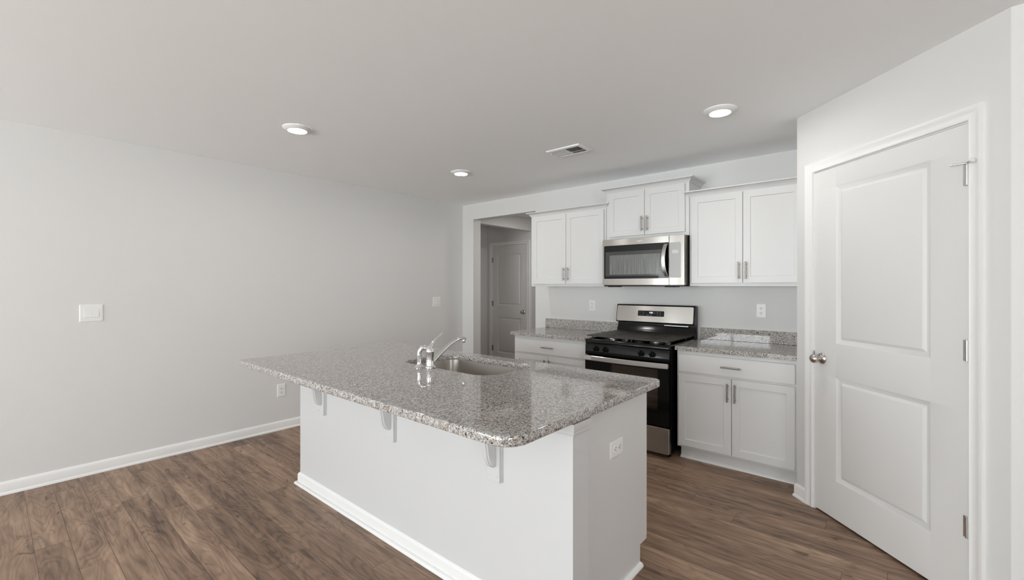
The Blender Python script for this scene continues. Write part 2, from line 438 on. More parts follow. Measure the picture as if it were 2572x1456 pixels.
struct('wall_alcove_rear', B().box(-5.48, HX - .12, HDY + .6, HDY + .7, 0, CEIL), M['wall'])
struct('wall_alcove_side', B().box(-5.60, -5.48, HDY, HDY + .7, 0, CEIL), M['wall'])
struct('wall_hall_right', B().box(-3.0, -2.88, YB + WT, 7.2, 0, CEIL), M['wall'])
struct('wall_hall_far', B().box(HX - .12, -2.88, 7.2, 7.32, 0, CEIL), M['wall'])

# baseboards (profile: offset from wall, height)
BASE = [(0, 0), (.019, 0), (.019, .008), (.016, .015), (.0125, .019), (.0125, .066), (.010, .074), (.006, .081), (.003, .085), (0, .085)]
struct('baseboard_left', B().sweep([(XL, YB), (XL, YR)][::-1], BASE, XY), M['trim'])
struct('baseboard_back', B().sweep([(XL, YB), (OX0, YB), (OX0, YB + WT)], BASE, XY), M['trim'])
o = struct('baseboard_pantry', B().sweep([(-.002, .02), (0, 0), (DT0 - .057, 0)], BASE, XY), M['trim']); o.location = P0; o.rotation_euler.z = PW_ROT
o = struct('baseboard_pantry_right', B().sweep([(DT1 + .057, 0), (PL_, 0)], BASE, XY), M['trim']); o.location = P0; o.rotation_euler.z = PW_ROT
struct('baseboard_right', B().sweep([(P1.x + .008, P1.y), (XR, P1.y)], BASE, XY), M['trim'])
struct('baseboard_alcove', B().sweep([(-5.36, YB + WT), (-5.36, HDY), (HD0 - .06, HDY)], BASE, XY), M['trim'])

# door casings
CASING = [(0, 0), (0, .011), (.006, .0125), (.010, .010), (.030, .0105), (.036, .013), (.046, .0165), (.055, .0165), (.055, 0)]
def casing(name, x0, x1, zt, loc, rz):
    b = B(); b.sweep([(x1, 0), (x1, zt), (x0, zt), (x0, 0)], CASING, lambda u, v, h: (u, -h, v))
    o = struct(name, b, M['trim']); o.location = loc; o.rotation_euler.z = rz
    return o
casing('trim_1', DT0 - .004, DT1 + .004, DZ + .004, P0, PW_ROT)
casing('trim_2', HD0 - .004, HD1 + .004, HDZ + .004, (0, HDY, 0), 0)

RAISED = [(.002, .0012), (.021, .0100), (.026, .0105), (.039, .0032), (.043, .0022)]
def jamb(name, x0, x1, zt, loc, rz):
    b = B(); b.box(x0, x0 + .003, .002, .11, 0, zt); b.box(x1 - .003, x1, .002, .11, 0, zt); b.box(x0, x1, .002, .11, zt - .003, zt)
    b.box(x0, x0 + .012, .038, .075, 0, zt); b.box(x1 - .012, x1, .038, .075, 0, zt); b.box(x0, x1, .038, .075, zt - .012, zt)
    o = struct(name, b, M['trim']); o.location = loc; o.rotation_euler.z = rz
jamb('trim_3', DT0, DT1, DZ, P0, PW_ROT)
jamb('trim_4', HD0, HD1, HDZ, (0, HDY, 0), 0)

def hinge(parent, x, zc, knuckle_side, stop=False, mat='hinge'):
    b = B(); h = .0445
    b.lathe([(.0055, zc - h), (.0065, zc - h + .001), (.0065, zc + h - .001), (.0055, zc + h)], (x, -.0065, 0), 'z', 16)
    for k in (-.6, -.2, .2, .6): b.lathe([(.0068, zc + k * h - .0008), (.0068, zc + k * h + .0008)], (x, -.0065, 0), 'z', 16)
    b.box(min(x, x + knuckle_side * .018), max(x, x + knuckle_side * .018), -.003, .001, zc - h, zc + h)
    hg = obj('hinge', b, M[mat], parent)
    if stop:
        b = B(); b.lathe([(.009, zc + h), (.009, zc + h + .006)], (x, -.0065, 0), 'z', 16)
        b.tube([(x - .035, -.035, zc + h + .004), (x + .004, -.012, zc + h + .004), (x + .03, -.028, zc + h + .004)], .0035, 10)
        st = obj('door_stop', b, M['nickel'], parent)
        obj('bumper', B().lathe([(.002, 0), (.008, .001), (.0095, .006), (.008, .011), (.003, .012)], (x + .036, -.034, zc + h + .004), 'x', 16), M['rubber'], st)
        obj('bumper', B().lathe([(.003, -.006), (.006, -.003), (.006, .003), (.003, .006)], (x - .038, -.036, zc + h + .004), 'y', 16), M['rubber'], st)

def knob(parent, x, z, s=1.0):
    b = B(); prof = [(.0001, .001), (.031, 0), (.033, -.003), (.032, -.006), (.026, -.011), (.018, -.014), (.0125, -.017), (.0115, -.024), (.012, -.030)]
    b.lathe(prof, (x, 0, z), 'y', 28)
    k = obj('door_knob', b, M['nickel'], parent)
    b = B(); b.lathe([(.010, -.026), (.018, -.030), (.0245, -.038), (.0265, -.046), (.0265, -.052), (.0245, -.060), (.018, -.067), (.009, -.0705), (.0001, -.071)], (x, 0, z), 'y', 28)
    obj('knob_grip', b, M['nickel'], k)

# pantry door (built in the pantry wall's own frame)
b = B(); slab(b, DT0 + .0045, DT1 - .0045, .012, DZ - .0045, 0.0, .035, [(.312, .848, .233, .830), (.312, .848, 1.026, 1.931)], RAISED)
d1 = struct('door_1', b, M['door'], bevel=.0012); d1.location = P0; d1.rotation_euler.z = PW_ROT
d1['label'] = 'white two panel pantry door with satin knob on the diagonal wall'
knob(d1, .208, .924)
for zc, st in ((1.826, True), (1.085, False), (.340, False)): hinge(d1, DT1 - .003, zc, -1, st)
b = B(); b.box(DT0 - .001, DT0 + .0035, -.0035, .03, .925, .962); obj('strike_plate', b, M['nickel'], d1)
# hall door
b = B(); slab(b, HD0 + .004, HD1 - .004, .012, HDZ - .004, 0.0, .035, [(HD0 + .115, HD1 - .125, .23, .83), (HD0 + .115, HD1 - .125, 1.03, 1.90)], RAISED)
d2 = struct('door_2', b, M['door'], bevel=.0012); d2.location = (0, HDY, 0)
knob(d2, HD1 - .065, .935)
for zc in (1.80, 1.06, .30): hinge(d2, HD0 + .002, zc, 1, False, 'pull')  # darker metal stands in for the dark reflection on these hinges
hh = [c for c in d2.children if c.name.startswith('hinge')]

# ------------------------------------------------------------------ cabinets
def bar_pull(parent, x, y, z, vertical=True, L=.134, name='handle'):
    """bar pull whose bar axis sits at (x, y, z); posts reach the face behind it"""
    b = B(); r = .0058; yf = y + .030
    if vertical:
        b.lathe([(r * .8, z - L / 2), (r, z - L / 2 + .001), (r, z + L / 2 - .001), (r * .8, z + L / 2)], (x, y, 0), 'z', 14)
        for s in (-1, 1): b.lathe([(.0042, y), (.0042, yf)], (x, 0, z + s * .048), 'y', 12)
    else:
        b.lathe([(r * .8, x - L / 2), (r, x - L / 2 + .001), (r, x + L / 2 - .001), (r * .8, x + L / 2)], (0, y, z), 'x', 14)
        for s in (-1, 1): b.lathe([(.0042, y), (.0042, yf)], (x + s * .048, 0, z), 'y', 12)
    return obj(name, b, M['pull'], parent)
SHAKER = [(.0012, .0065), (.0018, .0075)]
def shaker(parent, x0, x1, z0, z1, yf, st=.052):
    b = B(); slab(b, x0, x1, z0, z1, yf, .019, [(x0 + st, x1 - st, z0 + st, z1 - st)], SHAKER)
    return obj('door', b, M['cab'], parent, bevel=.0012)
CROWN = [(0, 0), (.004, 0), (.006, .004), (.010, .010), (.018, .020), (.030, .029), (.041, .033), (.043, .036), (.043, .042), (0, .042)]
YU = YB - .305; YUD = YU - .019
def upper(name_label, x0, x1, z0, z1, doors, zd0, zd1, pulls, zp, ends):
    t = thing('wall_cabinet', name_label, 'cabinet', ((x0 + x1) / 2, YB, z0), group='white wall cabinets')
    b = B(); b.box(x0, x1, YU + .001, YB - .0005, z0 + .012, z1); b.box(x0, x1, YU + .001, YU + .02, z0, z0 + .014)
    b.box(x0, x0 + .016, YU + .02, YB - .0005, z0, z0 + .014); b.box(x1 - .016, x1, YU + .02, YB - .0005, z0, z0 + .014)
    obj('body', b, M['cab'], t, bevel=.0008)
    pts = [(x0, YU), (x1, YU)]
    if 'l' in ends: pts = [(x0, YB - .0005)] + pts
    if 'r' in ends: pts = pts + [(x1, YB - .0005)]
    zc = z1 - .002
    obj('crown_moulding', B().sweep(pts, [(o, zc + h) for o, h in CROWN], XY), M['cab'], t)
    for (a0, a1), px in zip(doors, pulls):
        d = shaker(t, a0, a1, zd0, zd1, YUD)
        bar_pull(d, px, YUD - .030, zp)
    return t
upper('white two door wall cabinet nearest the hall opening', -2.990, -2.0825, 1.354, 2.110, [(-2.957, -2.5315), (-2.5275, -2.102)], 1.379, 2.098, (-2.551, -2.499), 1.479, 'lr')
upper('short white wall cabinet mounted above the microwave', -2.0785, -1.3025, 1.788, 2.242, [(-2.047, -1.6925), (-1.6885, -1.334)], 1.820, 2.228, (-1.711, -1.661), 1.919, 'lr')
upper('white two door wall cabinet beside the pantry wall', -1.2985, -.4665, 1.357, 2.112, [(-1.279, -.8885), (-.8845, -.490)], 1.383, 2.100, (-.912, -.861), 1.480, 'l')

YF = YB - .610; YD = YF - .019
SHOE = [(0, 0), (.018, 0), (.0175, .006), (.015, .011), (.011, .0155), (.006, .0178), (0, .0185)]
def base_cab(label, x0, x1, dx0, xm, dx1, pulls, xdp, toe_l):
    t = thing('base_cabinet', label, 'cabinet', ((x0 + x1) / 2, YB, 0), group='white base cabinets')
    b = B(); b.box(x0, x1, YF, YB - .0005, .097, .8555); obj('body', b, M['cab'], t, bevel=.0008)
    tk = obj('toe_kick', B().box(x0 + .012, x1 - .001, 3.600, YB - .0005, 0, .0968), M['cab'], t)
    obj('shoe_moulding', B().sweep([(x0 + .012, 3.600), (x1 - .001, 3.600)], SHOE, XY), M['trim'], t)
    b = B(); b.box(dx0, dx1, YD, YF - .0003, .692, .827); dr = obj('drawer', b, M['cab'], t, bevel=.0015)
    bar_pull(dr, xdp, YD - .030, .759, False)
    for (a0, a1), px in zip(((dx0, xm - .002), (xm + .002, dx1)), pulls):
        d = shaker(t, a0, a1, .115, .675, YD)
        bar_pull(d, px, YD - .030, .576)
    return t
base_cab('white base cabinet right of the range beside the pantry', -1.2915, -.4665, -1.277, -.8905, -.495, (-.914, -.863), -.892, True)
base_cab('white base cabinet left of the range below the end counter', -2.971, -2.092, -2.950, -2.536, -2.112, (-2.563, -2.509), -2.535, False)

def counter(label, x0, x1, y0, y1, r, group='granite slabs on the base cabinets'):
    b = B(); b.prism(rrect(x0, x1, y0, y1, r, 6), XY, .856, .888)
    return tag(obj('countertop', b, M['granite'], None, bevel=.004), label, 'countertop', group)
counter('speckled granite countertop between the range and pantry wall', -1.3005, -.4655, 3.514, YB - .0005, (.004, .001, .001, .001))
counter('speckled granite countertop left of range overhanging its cabinet end', -3.010, -2.0865, 3.514, YB - .0005, (.012, .004, .001, .001))
def splash(label, x0, x1):
    return tag(obj('backsplash', B().box(x0, x1, YB - .020, YB - .0004, .8885, .990), M['granite'], None, bevel=.0015), label, 'backsplash', 'low granite backsplashes')
splash('low granite backsplash strip right of the range', -1.3005, -.4655)
splash('low granite backsplash strip left of the range', -3.010, -2.0865)

# ------------------------------------------------------------------ island
IX0, IX1, IY0, IY1, IZ0, IZ1 = -3.169, -.881, 1.031, 2.2105, .853, .888
KX0, KX1, KY0, KY1 = -3.101, -.893, 1.400, 1.514      # half wall on the seating side
isl = thing('kitchen_island', 'white kitchen island base with three brackets under the overhang', 'island', ((KX0 + KX1) / 2, 1.78, 0))
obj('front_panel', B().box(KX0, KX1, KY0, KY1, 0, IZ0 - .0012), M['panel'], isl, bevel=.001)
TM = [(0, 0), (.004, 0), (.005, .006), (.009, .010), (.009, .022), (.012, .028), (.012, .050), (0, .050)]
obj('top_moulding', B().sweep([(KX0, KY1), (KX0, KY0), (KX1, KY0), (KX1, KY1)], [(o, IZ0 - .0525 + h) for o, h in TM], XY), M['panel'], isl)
IB = [(0, 0), (.012, 0), (.012, .064), (.009, .070), (.005, .0745), (.002, .078), (0, .078)]
obj('base_moulding', B().sweep([(KX0, KY1), (KX0, KY0), (KX1, KY0), (KX1, KY1)], IB, XY), M['trim'], isl)
obj('shoe_moulding', B().sweep([(KX0 - .012, KY1), (KX0 - .012, KY0 - .012), (KX1 + .012, KY0 - .012), (KX1 + .012, KY1)], SHOE, XY), M['trim'], isl)
CX0, CX1, CYF, CYD = -3.085, -.931, 2.135, 2.156
b = B()
prof = [(KY1, 0), (2.062, 0), (2.062, .100), (CYF, .100), (CYF, IZ0 - .0012), (KY1, IZ0 - .0012)]
SX0, SX1, SY0, SY1 = -2.325, -1.590, 1.672, 2.100     # sink opening
# end panels, back, floor and face of the cabinet run; open on top under the sink
for (a0, a1) in ((CX0, CX0 + .018), (CX1 - .018, CX1)): b.prism(prof, YZ, a0, a1)
b.box(CX0 + .018, CX1 - .018, KY1, KY1 + .012, 0, IZ0 - .0012)
b.box(CX0 + .018, CX1 - .018, KY1 + .012, CYF, .100, .118)
b.box(CX0 + .018, CX1 - .018, 2.050, 2.062, 0, .100)
b.box(CX0 + .018, CX1 - .018, CYF - .019, CYF, .118, IZ0 - .0012)
obj('cabinet_body', b, M['cab'], isl, bevel=.0008)
n = 5; wd = (CX1 - CX0 - .012) / n
for i in range(n):
    a0 = CX0 + .006 + i * wd
    def flip(bb): 
        for v in bb.bm.verts: v.co.y = 2 * CYF + .0235 - v.co.y
        return bb
    bb = B(); slab(bb, a0 + .002, a0 + wd - .002, .104, .690, CYF + .0015, .019, [(a0 + .054, a0 + wd - .054, .156, .638)], SHAKER); flip(bb)
    obj('door', bb, M['cab'], isl, bevel=.001)
    bb = B(); bb.box(a0 + .002, a0 + wd - .002, CYF + .0030, CYF + .0220, .692, .835)
    obj('drawer', bb, M['cab'], isl, bevel=.001)
obj('side_shoe_moulding', B().sweep([(CX1, KY1), (CX1, 2.062)], SHOE, XY), M['trim'], isl)
# corbels
def corbel(xc):
    b = B(); yw = KY0; zt = IZ0 - .004
    b.box(xc - .040, xc + .040, yw - .006, yw - .0005, .535, zt)             # back plate, with a bead along each edge
    b.box(xc - .036, xc + .036, yw - .020, yw - .006, .535, zt)
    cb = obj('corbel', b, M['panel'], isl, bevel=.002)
    cur = smooth_pts([(-.020, .603), (-.032, .606), (-.045, .616), (-.060, .645), (-.068, .690), (-.078, .730), (-.098, .768), (-.130, .795), (-.175, .806), (-.205, .808)], 5)
    poly = [(yw + p[0], p[1]) for p in [(q.x, q.y) for q in [Vector((c[0], c[1], 0)) for c in cur]]]
    web = poly + [(yw - .205, zt), (yw - .020, zt)]
    bb = B(); bb.prism(web, YZ, xc - .017, xc + .017)
    obj('bracket_web', bb, M['panel'], cb, bevel=.002)
    rim = B()                                                                 # moulded front strip following the curve
    L = []
    for i, c in enumerate(poly):
        a = Vector(poly[max(i - 1, 0)]); e = Vector(poly[min(i + 1, len(poly) - 1)]); d = (e - a).normalized(); nrm = Vector((-d.y, d.x))
        if nrm.x > 0 and i < len(poly) // 2: nrm = -nrm
        if nrm.dot(Vector((-1, -1))) < 0: nrm = -nrm
        p = Vector(c); q = p + nrm * .006
        L.append([(xc - .011, p.x, p.y), (xc + .011, p.x, p.y), (xc + .009, q.x, q.y), (xc - .009, q.x, q.y)])
    rim.loops(L); obj('front_rim', rim, M['panel'], cb)
    for dx in (-.020, .022):
        obj('screw_cap', B().lathe([(.0055, yw - .0195), (.0052, yw - .0215), (.003, yw - .0225), (.0001, yw - .0228)], (xc + dx, 0, .562), 'y', 14), M['panel'], cb)
for xc in (-1.276, -2.024, -2.772): corbel(xc)

# island countertop with the sink cut-out
NR = 10
outer = rrect(IX0, IX1, IY0, IY1, (.050, .085, .040, .040), NR)
inner = rrect(SX0, SX1, SY0, SY1, (.075, .115, .075, .075), NR)
def ring_slab(b, outer, inner, z0, z1, e=.005):
    def inset(pts, d):
        n = len(pts); out = []
        for i in range(n):
            a, c, p = Vector(pts[i - 1]), Vector(pts[(i + 1) % n]), Vector(pts[i])
            t = (c - a).normalized(); out.append(tuple(p + Vector((-t.y, t.x)) * d))
        return out
    seq = [[(x, y, z0) for x, y in inset(outer, e)], [(x, y, z0 + e * .4) for x, y in inset(outer, e * .3)], [(x, y, z0 + e) for x, y in outer],
           [(x, y, z1 - e) for x, y in outer], [(x, y, z1 - e * .3) for x, y in inset(outer, e * .3)], [(x, y, z1) for x, y in inset(outer, e)],
           [(x, y, z1) for x, y in inset(inner, -e * .6)], [(x, y, z1 - e * .6) for x, y in inner], [(x, y, z0) for x, y in inner]]
    L = [[b.bm.verts.new(p) for p in lp] for lp in seq]
    n = len(outer)
    for a, c in zip(L, L[1:] + L[:1]):
        for i in range(n):
            j = (i + 1) % n; b.face([a[i], a[j], c[j], c[i]])
b = B(); ring_slab(b, outer, inner, IZ0, IZ1)
tag(obj('island_countertop', b, M['granite'], None, smooth=50, flat_top=True), 'large speckled granite slab on the island with a sink opening', 'countertop')

# undermount sink
snk = thing('undermount_sink', 'stainless steel single bowl sink set under the island slab', 'sink', ((SX0 + SX1) / 2, (SY0 + SY1) / 2, .66))
b = B()
def rr(d, r, z): return [(x, y, z) for x, y in rrect(SX0 - d, SX1 + d, SY0 - d, SY1 + d, [max(q + d + r, .01) for q in (.075, .115, .075, .075)], NR)]
L = [rr(.013, 0, IZ0 - .0008), rr(.004, 0, IZ0 - .0008), rr(.002, 0, IZ0 - .006), rr(-.004, 0, .72), rr(-.012, 0, .692), rr(-.030, 0, .678), rr(-.060, 0, .672), rr(-.150, .02, .670)]
b.loops(L, cap0=False); bm_out = [rr(.013, 0, IZ0 - .002), rr(.006, 0, IZ0 - .002), rr(.004, 0, .70), rr(-.03, 0, .665), rr(-.150, .02, .662)]
b.loops(bm_out, cap0=False)
b.loops([rr(.013, 0, IZ0 - .0008), rr(.013, 0, IZ0 - .002)], False, False)
obj('basin', b, M['sinksteel'], snk, smooth=60)
b = B(); b.lathe([(.0001, .6715), (.030, .6712), (.040, .6722), (.043, .6735), (.045, .6712), (.045, .668)], ((SX0 + SX1) / 2, 1.90, 0), 'z', 28)
obj('drain', b, M['chrome'], snk)

# faucet
FX, FY = -2.012, 1.648
fa = thing('kitchen_faucet', 'chrome single lever faucet beside the island sink', 'faucet', (FX, FY, IZ1))
b = B(); b.lathe([(.030, .8883), (.031, .890), (.0305, .896), (.027, .900), (.0245, .903)], (FX, FY, 0), 'z', 32); obj('base_ring', b, M['chrome'], fa)
b = B(); b.lathe([(.0245, .902), (.0245, .905), (.0236, .907), (.0236, .979), (.0246, .9805), (.0246, .984), (.0236, .986), (.0228, .992), (.019, 1.000), (.012, 1.006), (.0001, 1.008)], (FX, FY, 0), 'z', 32)
obj('body', b, M['chrome'], fa, smooth=50)
dy = FY - 1.660
lv = smooth_pts([(FX, FY - .004, .992), (FX, FY + .004, 1.010), (FX, FY + .020, 1.032), (FX, FY + .038, 1.050), (FX, FY + .060, 1.064), (FX, FY + .088, 1.083)], 6)
k = len(lv); rad = [.0185 - .0105 * min(1, i / (k * .6)) for i in range(k)]
b = B(); b.tube(lv, rad, 16, [(1.0, 1.0 - .45 * min(1, i / (k * .5))) for i in range(k)]); obj('lever_handle', b, M['chrome'], fa, smooth=60)
sp = smooth_pts([(FX, FY + .010, .918), (FX, FY + .030, .930), (FX, FY + .080, .966), (FX, FY + .150, 1.010), (FX, FY + .215, 1.033), (FX, FY + .262, 1.035), (FX, FY + .275, 1.032)], 6)
k = len(sp); b = B(); b.tube(sp, [.0150 - .0040 * i / k for i in range(k)], 18, [(1.0, .85)] * k); spo = obj('spout', b, M['chrome'], fa, smooth=60)
b = B(); b.lathe([(.0095, 1.009), (.0105, 1.011), (.0105, 1.026), (.009, 1.034)], (FX, FY + .263, 0), 'z', 20); obj('aerator', b, M['chrome'], spo)

# side sprayer
SPX, SPY = -2.074, 1.618
ss = thing('side_sprayer', 'small chrome side sprayer standing next to the faucet', 'sprayer', (SPX, SPY, IZ1))
b = B(); b.lathe([(.0275, .8883), (.0278, .891), (.024, .895), (.016, .905), (.0135, .911), (.0130, .918)], (SPX, SPY, 0), 'z', 28); obj('escutcheon', b, M['chrome'], ss)
pts = smooth_pts([(SPX, SPY, .912), (SPX, SPY, .940), (SPX, SPY, .965), (SPX + .003, SPY + .003, .985), (SPX + .010, SPY + .014, 1.000), (SPX + .018, SPY + .030, 1.001), (SPX + .024, SPY + .042, .993)], 5)
k = len(pts); b = B(); b.tube(pts, [.0115 + .002 * math.sin(PI * i / k) + (.0015 if i > k * .6 else 0) for i in range(k)], 18); w = obj('spray_wand', b, M['chrome'], ss, smooth=60)
b = B(); b.lathe([(.0138, .957), (.0146, .959), (.0146, .963), (.0138, .965)], (SPX, SPY, 0), 'z', 24); obj('grip_band', b, M['chrome'], w)
b = B(); q0, q1 = pts[-2], pts[-1]; d = (q1 - q0).normalized(); b.tube([q1 - d * .002, q1 + d * .004], .0098, 16); obj('spray_head', b, M['blackmatte'], w)

# ------------------------------------------------------------------ range
RX0, RX1, RYF, RYB = -2.083, -1.3205, 3.466, 4.130
RC = (RX0 + RX1) / 2
rg = thing('gas_range', 'black and stainless freestanding gas range between base cabinets', 'range', (RC, RYB, 0))
b = B(); b.box(RX0 + .001, RX1 - .001, RYF + .045, RYB, .035, .862); obj('body', b, M['black'], rg, bevel=.002)
for sx in (RX0 + .045, RX1 - .035):
    for sy in (RYF + .07, RYB - .06):
        obj('foot', B().lathe([(.020, 0), (.020, .006), (.012, .010), (.012, .036)], (sx, sy, 0), 'z', 20), M['blackmatte'], rg)
# cooktop pan
b = B(); pan = rrect(RX0, RX1, RYF - .004, 4.062, .012, 5)
pin = rrect(RX0 + .022, RX1 - .022, RYF + .030, 4.050, .02, 5)
def lp(p, z): return [(x, y, z) for x, y in p]
L = [lp(pan, .858), lp(pan, .886), lp(rrect(RX0 + .004, RX1 - .004, RYF, 4.058, .012, 5), .890), lp(rrect(RX0 + .016, RX1 - .016, RYF + .022, 4.053, .016, 5), .890), lp(pin, .880)]
b.loops(L); obj('cooktop', b, M['black'], rg, smooth=50)
# burners
BUR = [(-1.905, 3.64, .042), (-1.905, 3.90, .036), (-1.498, 3.64, .046), (-1.498, 3.90, .034), (RC, 3.77, .038)]
for (bx_, by_, r) in BUR:
    b = B(); b.lathe([(r + .012, .8803), (r + .010, .884), (r, .885), (r, .893), (r - .003, .895)], (bx_, by_, 0), 'z', 28); bu = obj('burner', b, M['rack'], rg)
    obj('burner_cap', B().lathe([(r - .004, .8952), (r - .002, .897), (r - .004, .902), (.0001, .903)], (bx_, by_, 0), 'z', 28), M['iron'], bu)
# flat grate plates with staggered slots
GX0, GX1, GY0, GY1, GZ0, GZ1 = RX0 + .004, RX1 - .020, 3.492, 4.035, .918, .921
def plate_with_slots(b, x0, x1, y0, y1, z0, z1, slots):
    xs = sorted({x0, x1} | {v for s in slots for v in s[:2]}); ys = sorted({y0, y1} | {v for s in slots for v in s[2:]})
    def hole(i, j):
        cx, cy = (xs[i] + xs[i + 1]) / 2, (ys[j] + ys[j + 1]) / 2
        return any(s[0] < cx < s[1] and s[2] < cy < s[3] for s in slots)
    V = {}
    def v(i, j, k):
        if (i, j, k) not in V: V[(i, j, k)] = b.bm.verts.new((xs[i], ys[j], (z0, z1)[k]))
        return V[(i, j, k)]
    nx, ny = len(xs) - 1, len(ys) - 1
    ok = lambda i, j: 0 <= i < nx and 0 <= j < ny and not hole(i, j)
    for i in range(nx):
        for j in range(ny):
            if not ok(i, j): continue
            b.face([v(i, j, 1), v(i + 1, j, 1), v(i + 1, j + 1, 1), v(i, j + 1, 1)]); b.face([v(i, j, 0), v(i, j + 1, 0), v(i + 1, j + 1, 0), v(i + 1, j, 0)])
            for (di, dj, e0, e1) in ((-1, 0, (i, j), (i, j + 1)), (1, 0, (i + 1, j), (i + 1, j + 1)), (0, -1, (i, j), (i + 1, j)), (0, 1, (i, j + 1), (i + 1, j + 1))):
                if not ok(i + di, j + dj): b.face([v(*e0, 0), v(*e1, 0), v(*e1, 1), v(*e0, 1)])
GM = (GX0 + GX1) / 2
for (x0, x1) in ((GX0, GM - .0008), (GM + .0008, GX1)):
    slots = []
    xc = (x0 + x1) / 2
    for r_ in range(4):
        yy = 3.585 + r_ * .092; off = (r_ % 2) * .012
        slots += [(xc - .066 + off, xc - .010 + off, yy, yy + .036), (xc + .006 + off, xc + .062 + off, yy - .020, yy + .016)]
    b = B(); plate_with_slots(b, x0, x1, GY0, GY1, GZ0, GZ1, slots)
    for q in ((x0, x1, GY0, GY0 + .006), (x0, x1, GY1 - .006, GY1), (x0, x0 + .006, GY0 + .006, GY1 - .006), (x1 - .006, x1, GY0 + .006, GY1 - .006)): b.box(*q, .910, GZ0)
    g = obj('grate', b, M['iron'], rg)
    for fx in (x0 + .035, x1 - .035):
        for fy in (GY0 + .045, GY1 - .05):
            obj('grate_foot', B().lathe([(.006, .8803), (.009, .9178)], (fx, fy, 0), 'z', 12), M['iron'], g)
# backguard
b = B()
bgp = [(4.062, .862), (4.062, .900), (4.070, .935), (4.088, .975), (4.092, 1.008), (4.050, 1.010), (4.046, 1.018), (4.070, 1.172), (4.078, 1.180), (4.112, 1.180), (4.130, 1.165), (4.130, .862)]
b.prism(bgp, YZ, RX0 + .004, RX1 - .001); bg = obj('backguard', b, M['black'], rg, bevel=.003)
tilt = (4.070 - 4.046) / (1.172 - 1.018)
def tl(u, v, h): return (u, 4.046 + (v - 1.018) * tilt - h, v)
b = B(); b.prism(rrect(RX0 + .012, RX1 - .014, 1.019, 1.169, .012, 5), tl, 0.0002, .0035); obj('control_fascia', b, M['steel'], bg, bevel=.001)
b = B(); b.prism(rrect(-1.853, -1.598, 1.073, 1.124, .006, 5), tl, .0035, .0055); cp = obj('display_panel', b, M['glass'], rg, bevel=.0008)
b = B(); b.box(-1.60, -1.38, 4.060, 4.0621 + .03, .990, .998); obj('vent_strip', b, M['rack'], bg, bevel=.001)
def text_obj(name, s, size, mat, parent, origin, mapping_rot, extrude=.0003, world_w=True):
    cu = bpy.data.curves.new(name, 'FONT'); cu.body = s; cu.size = size; cu.extrude = extrude; cu.align_x = 'CENTER'; cu.align_y = 'CENTER'
    o = bpy.data.objects.new(name, cu); COL.objects.link(o); o.parent = parent
    cu.materials.append(mat)
    o.location = Vector(origin) - (Vector(parent['_w']) if '_w' in parent else Vector()); o.rotation_euler = mapping_rot
    bpy.context.view_layer.update()
    me = bpy.data.meshes.new_from_object(o.evaluated_get(bpy.context.evaluated_depsgraph_get()))
    m2 = bpy.data.objects.new('tmp', me); COL.objects.link(m2); m2.parent = parent
    m2.location = o.location; m2.rotation_euler = mapping_rot
    bpy.data.objects.remove(o); m2.name = name
    return m2
yd = 4.046 + (1.106 - 1.018) * tilt - .0060
text_obj('clock_digits', '9:25', .020, M['digits'], cp, (-1.722, yd, 1.106), (PI / 2 - math.atan(tilt), 0, 0))
b = B()
marks = [(-1.826, 1.113, .010, .004), (-1.800, 1.113, .009, .005), (-1.799, 1.099, .010, .006), (-1.828, 1.082, .016, .003), (-1.800, 1.082, .012, .003), (-1.752, 1.082, .013, .008), (-1.722, 1.082, .013, .008),
         (-1.690, 1.113, .006, .004), (-1.690, 1.105, .020, .003), (-1.690, 1.097, .005, .003), (-1.660, 1.112, .014, .006), (-1.632, 1.112, .010, .007), (-1.660, 1.098, .011, .006), (-1.633, 1.098, .010, .007), (-1.660, 1.082, .011, .004), (-1.634, 1.082, .016, .005)]
for (mx, mz, mw, mh) in marks:
    b = B(); b.prism([(mx - mw / 2, mz - mh / 2), (mx + mw / 2, mz - mh / 2), (mx + mw / 2, mz + mh / 2), (mx - mw / 2, mz + mh / 2)], tl, .0055, .0058)
    obj('touch_pad', b, M['marks'], cp)
# front: knob panel, oven door, drawer
b = B(); b.prism([(RYF + .045, .752), (RYF + .004, .752), (RYF - .002, .760), (RYF + .004, .846), (RYF + .010, .857), (RYF + .045, .857)], YZ, RX0 + .002, RX1 - .004); kp = obj('knob_panel', b, M['black'], rg, bevel=.002)
for kx in (-1.972, -1.880, -1.556, -1.462):
    b = B(); b.lathe([(.026, RYF + .004), (.026, RYF - .003), (.023, RYF - .006)], (kx, 0, .812), 'y', 24)
    kn = obj('burner_knob', b, M['blackmatte'], rg)
    b = B(); b.lathe([(.0215, RYF - .006), (.020, RYF - .026), (.018, RYF - .029), (.0001, RYF - .0295)], (kx, 0, .812), 'y', 24)
    b.box(kx - .005, kx + .005, RYF - .040, RYF - .028, .790, .834)
    obj('knob_grip', b, M['black'], kn, bevel=.0015)
    obj('pointer_mark', B().box(kx - .001, kx + .001, RYF - .0405, RYF - .039, .822, .833), M['marks'], kn)
DX0, DX1 = RX0 + .001, RX1 - .006
b = B(); WX0, WX1, WZ0, WZ1 = -1.840, -1.418, .365, .690
for (a0, a1, c0, c1) in ((DX0, WX0, .246, .745), (WX1, DX1, .246, .745), (WX0, WX1, .246, WZ0), (WX0, WX1, WZ1, .745)): b.box(a0, a1, RYF, RYF + .040, c0, c1)
od = obj('oven_door', b, M['glass'], rg, smooth=30)
obj('window_pane', B().box(WX0, WX1, RYF + .0012, RYF + .005, WZ0, WZ1), M['ovenpane'], od)
b = B(); x0, x1, y0, y1, z0, z1 = WX0 - .0, WX1 + .0, RYF + .040, RYF + .0448, WZ0, WZ1
b.box(x0, x1, RYF + .0405, RYF + .0445, z0 + .001, z1 - .001); obj('oven_liner', b, M['cavity'], od)
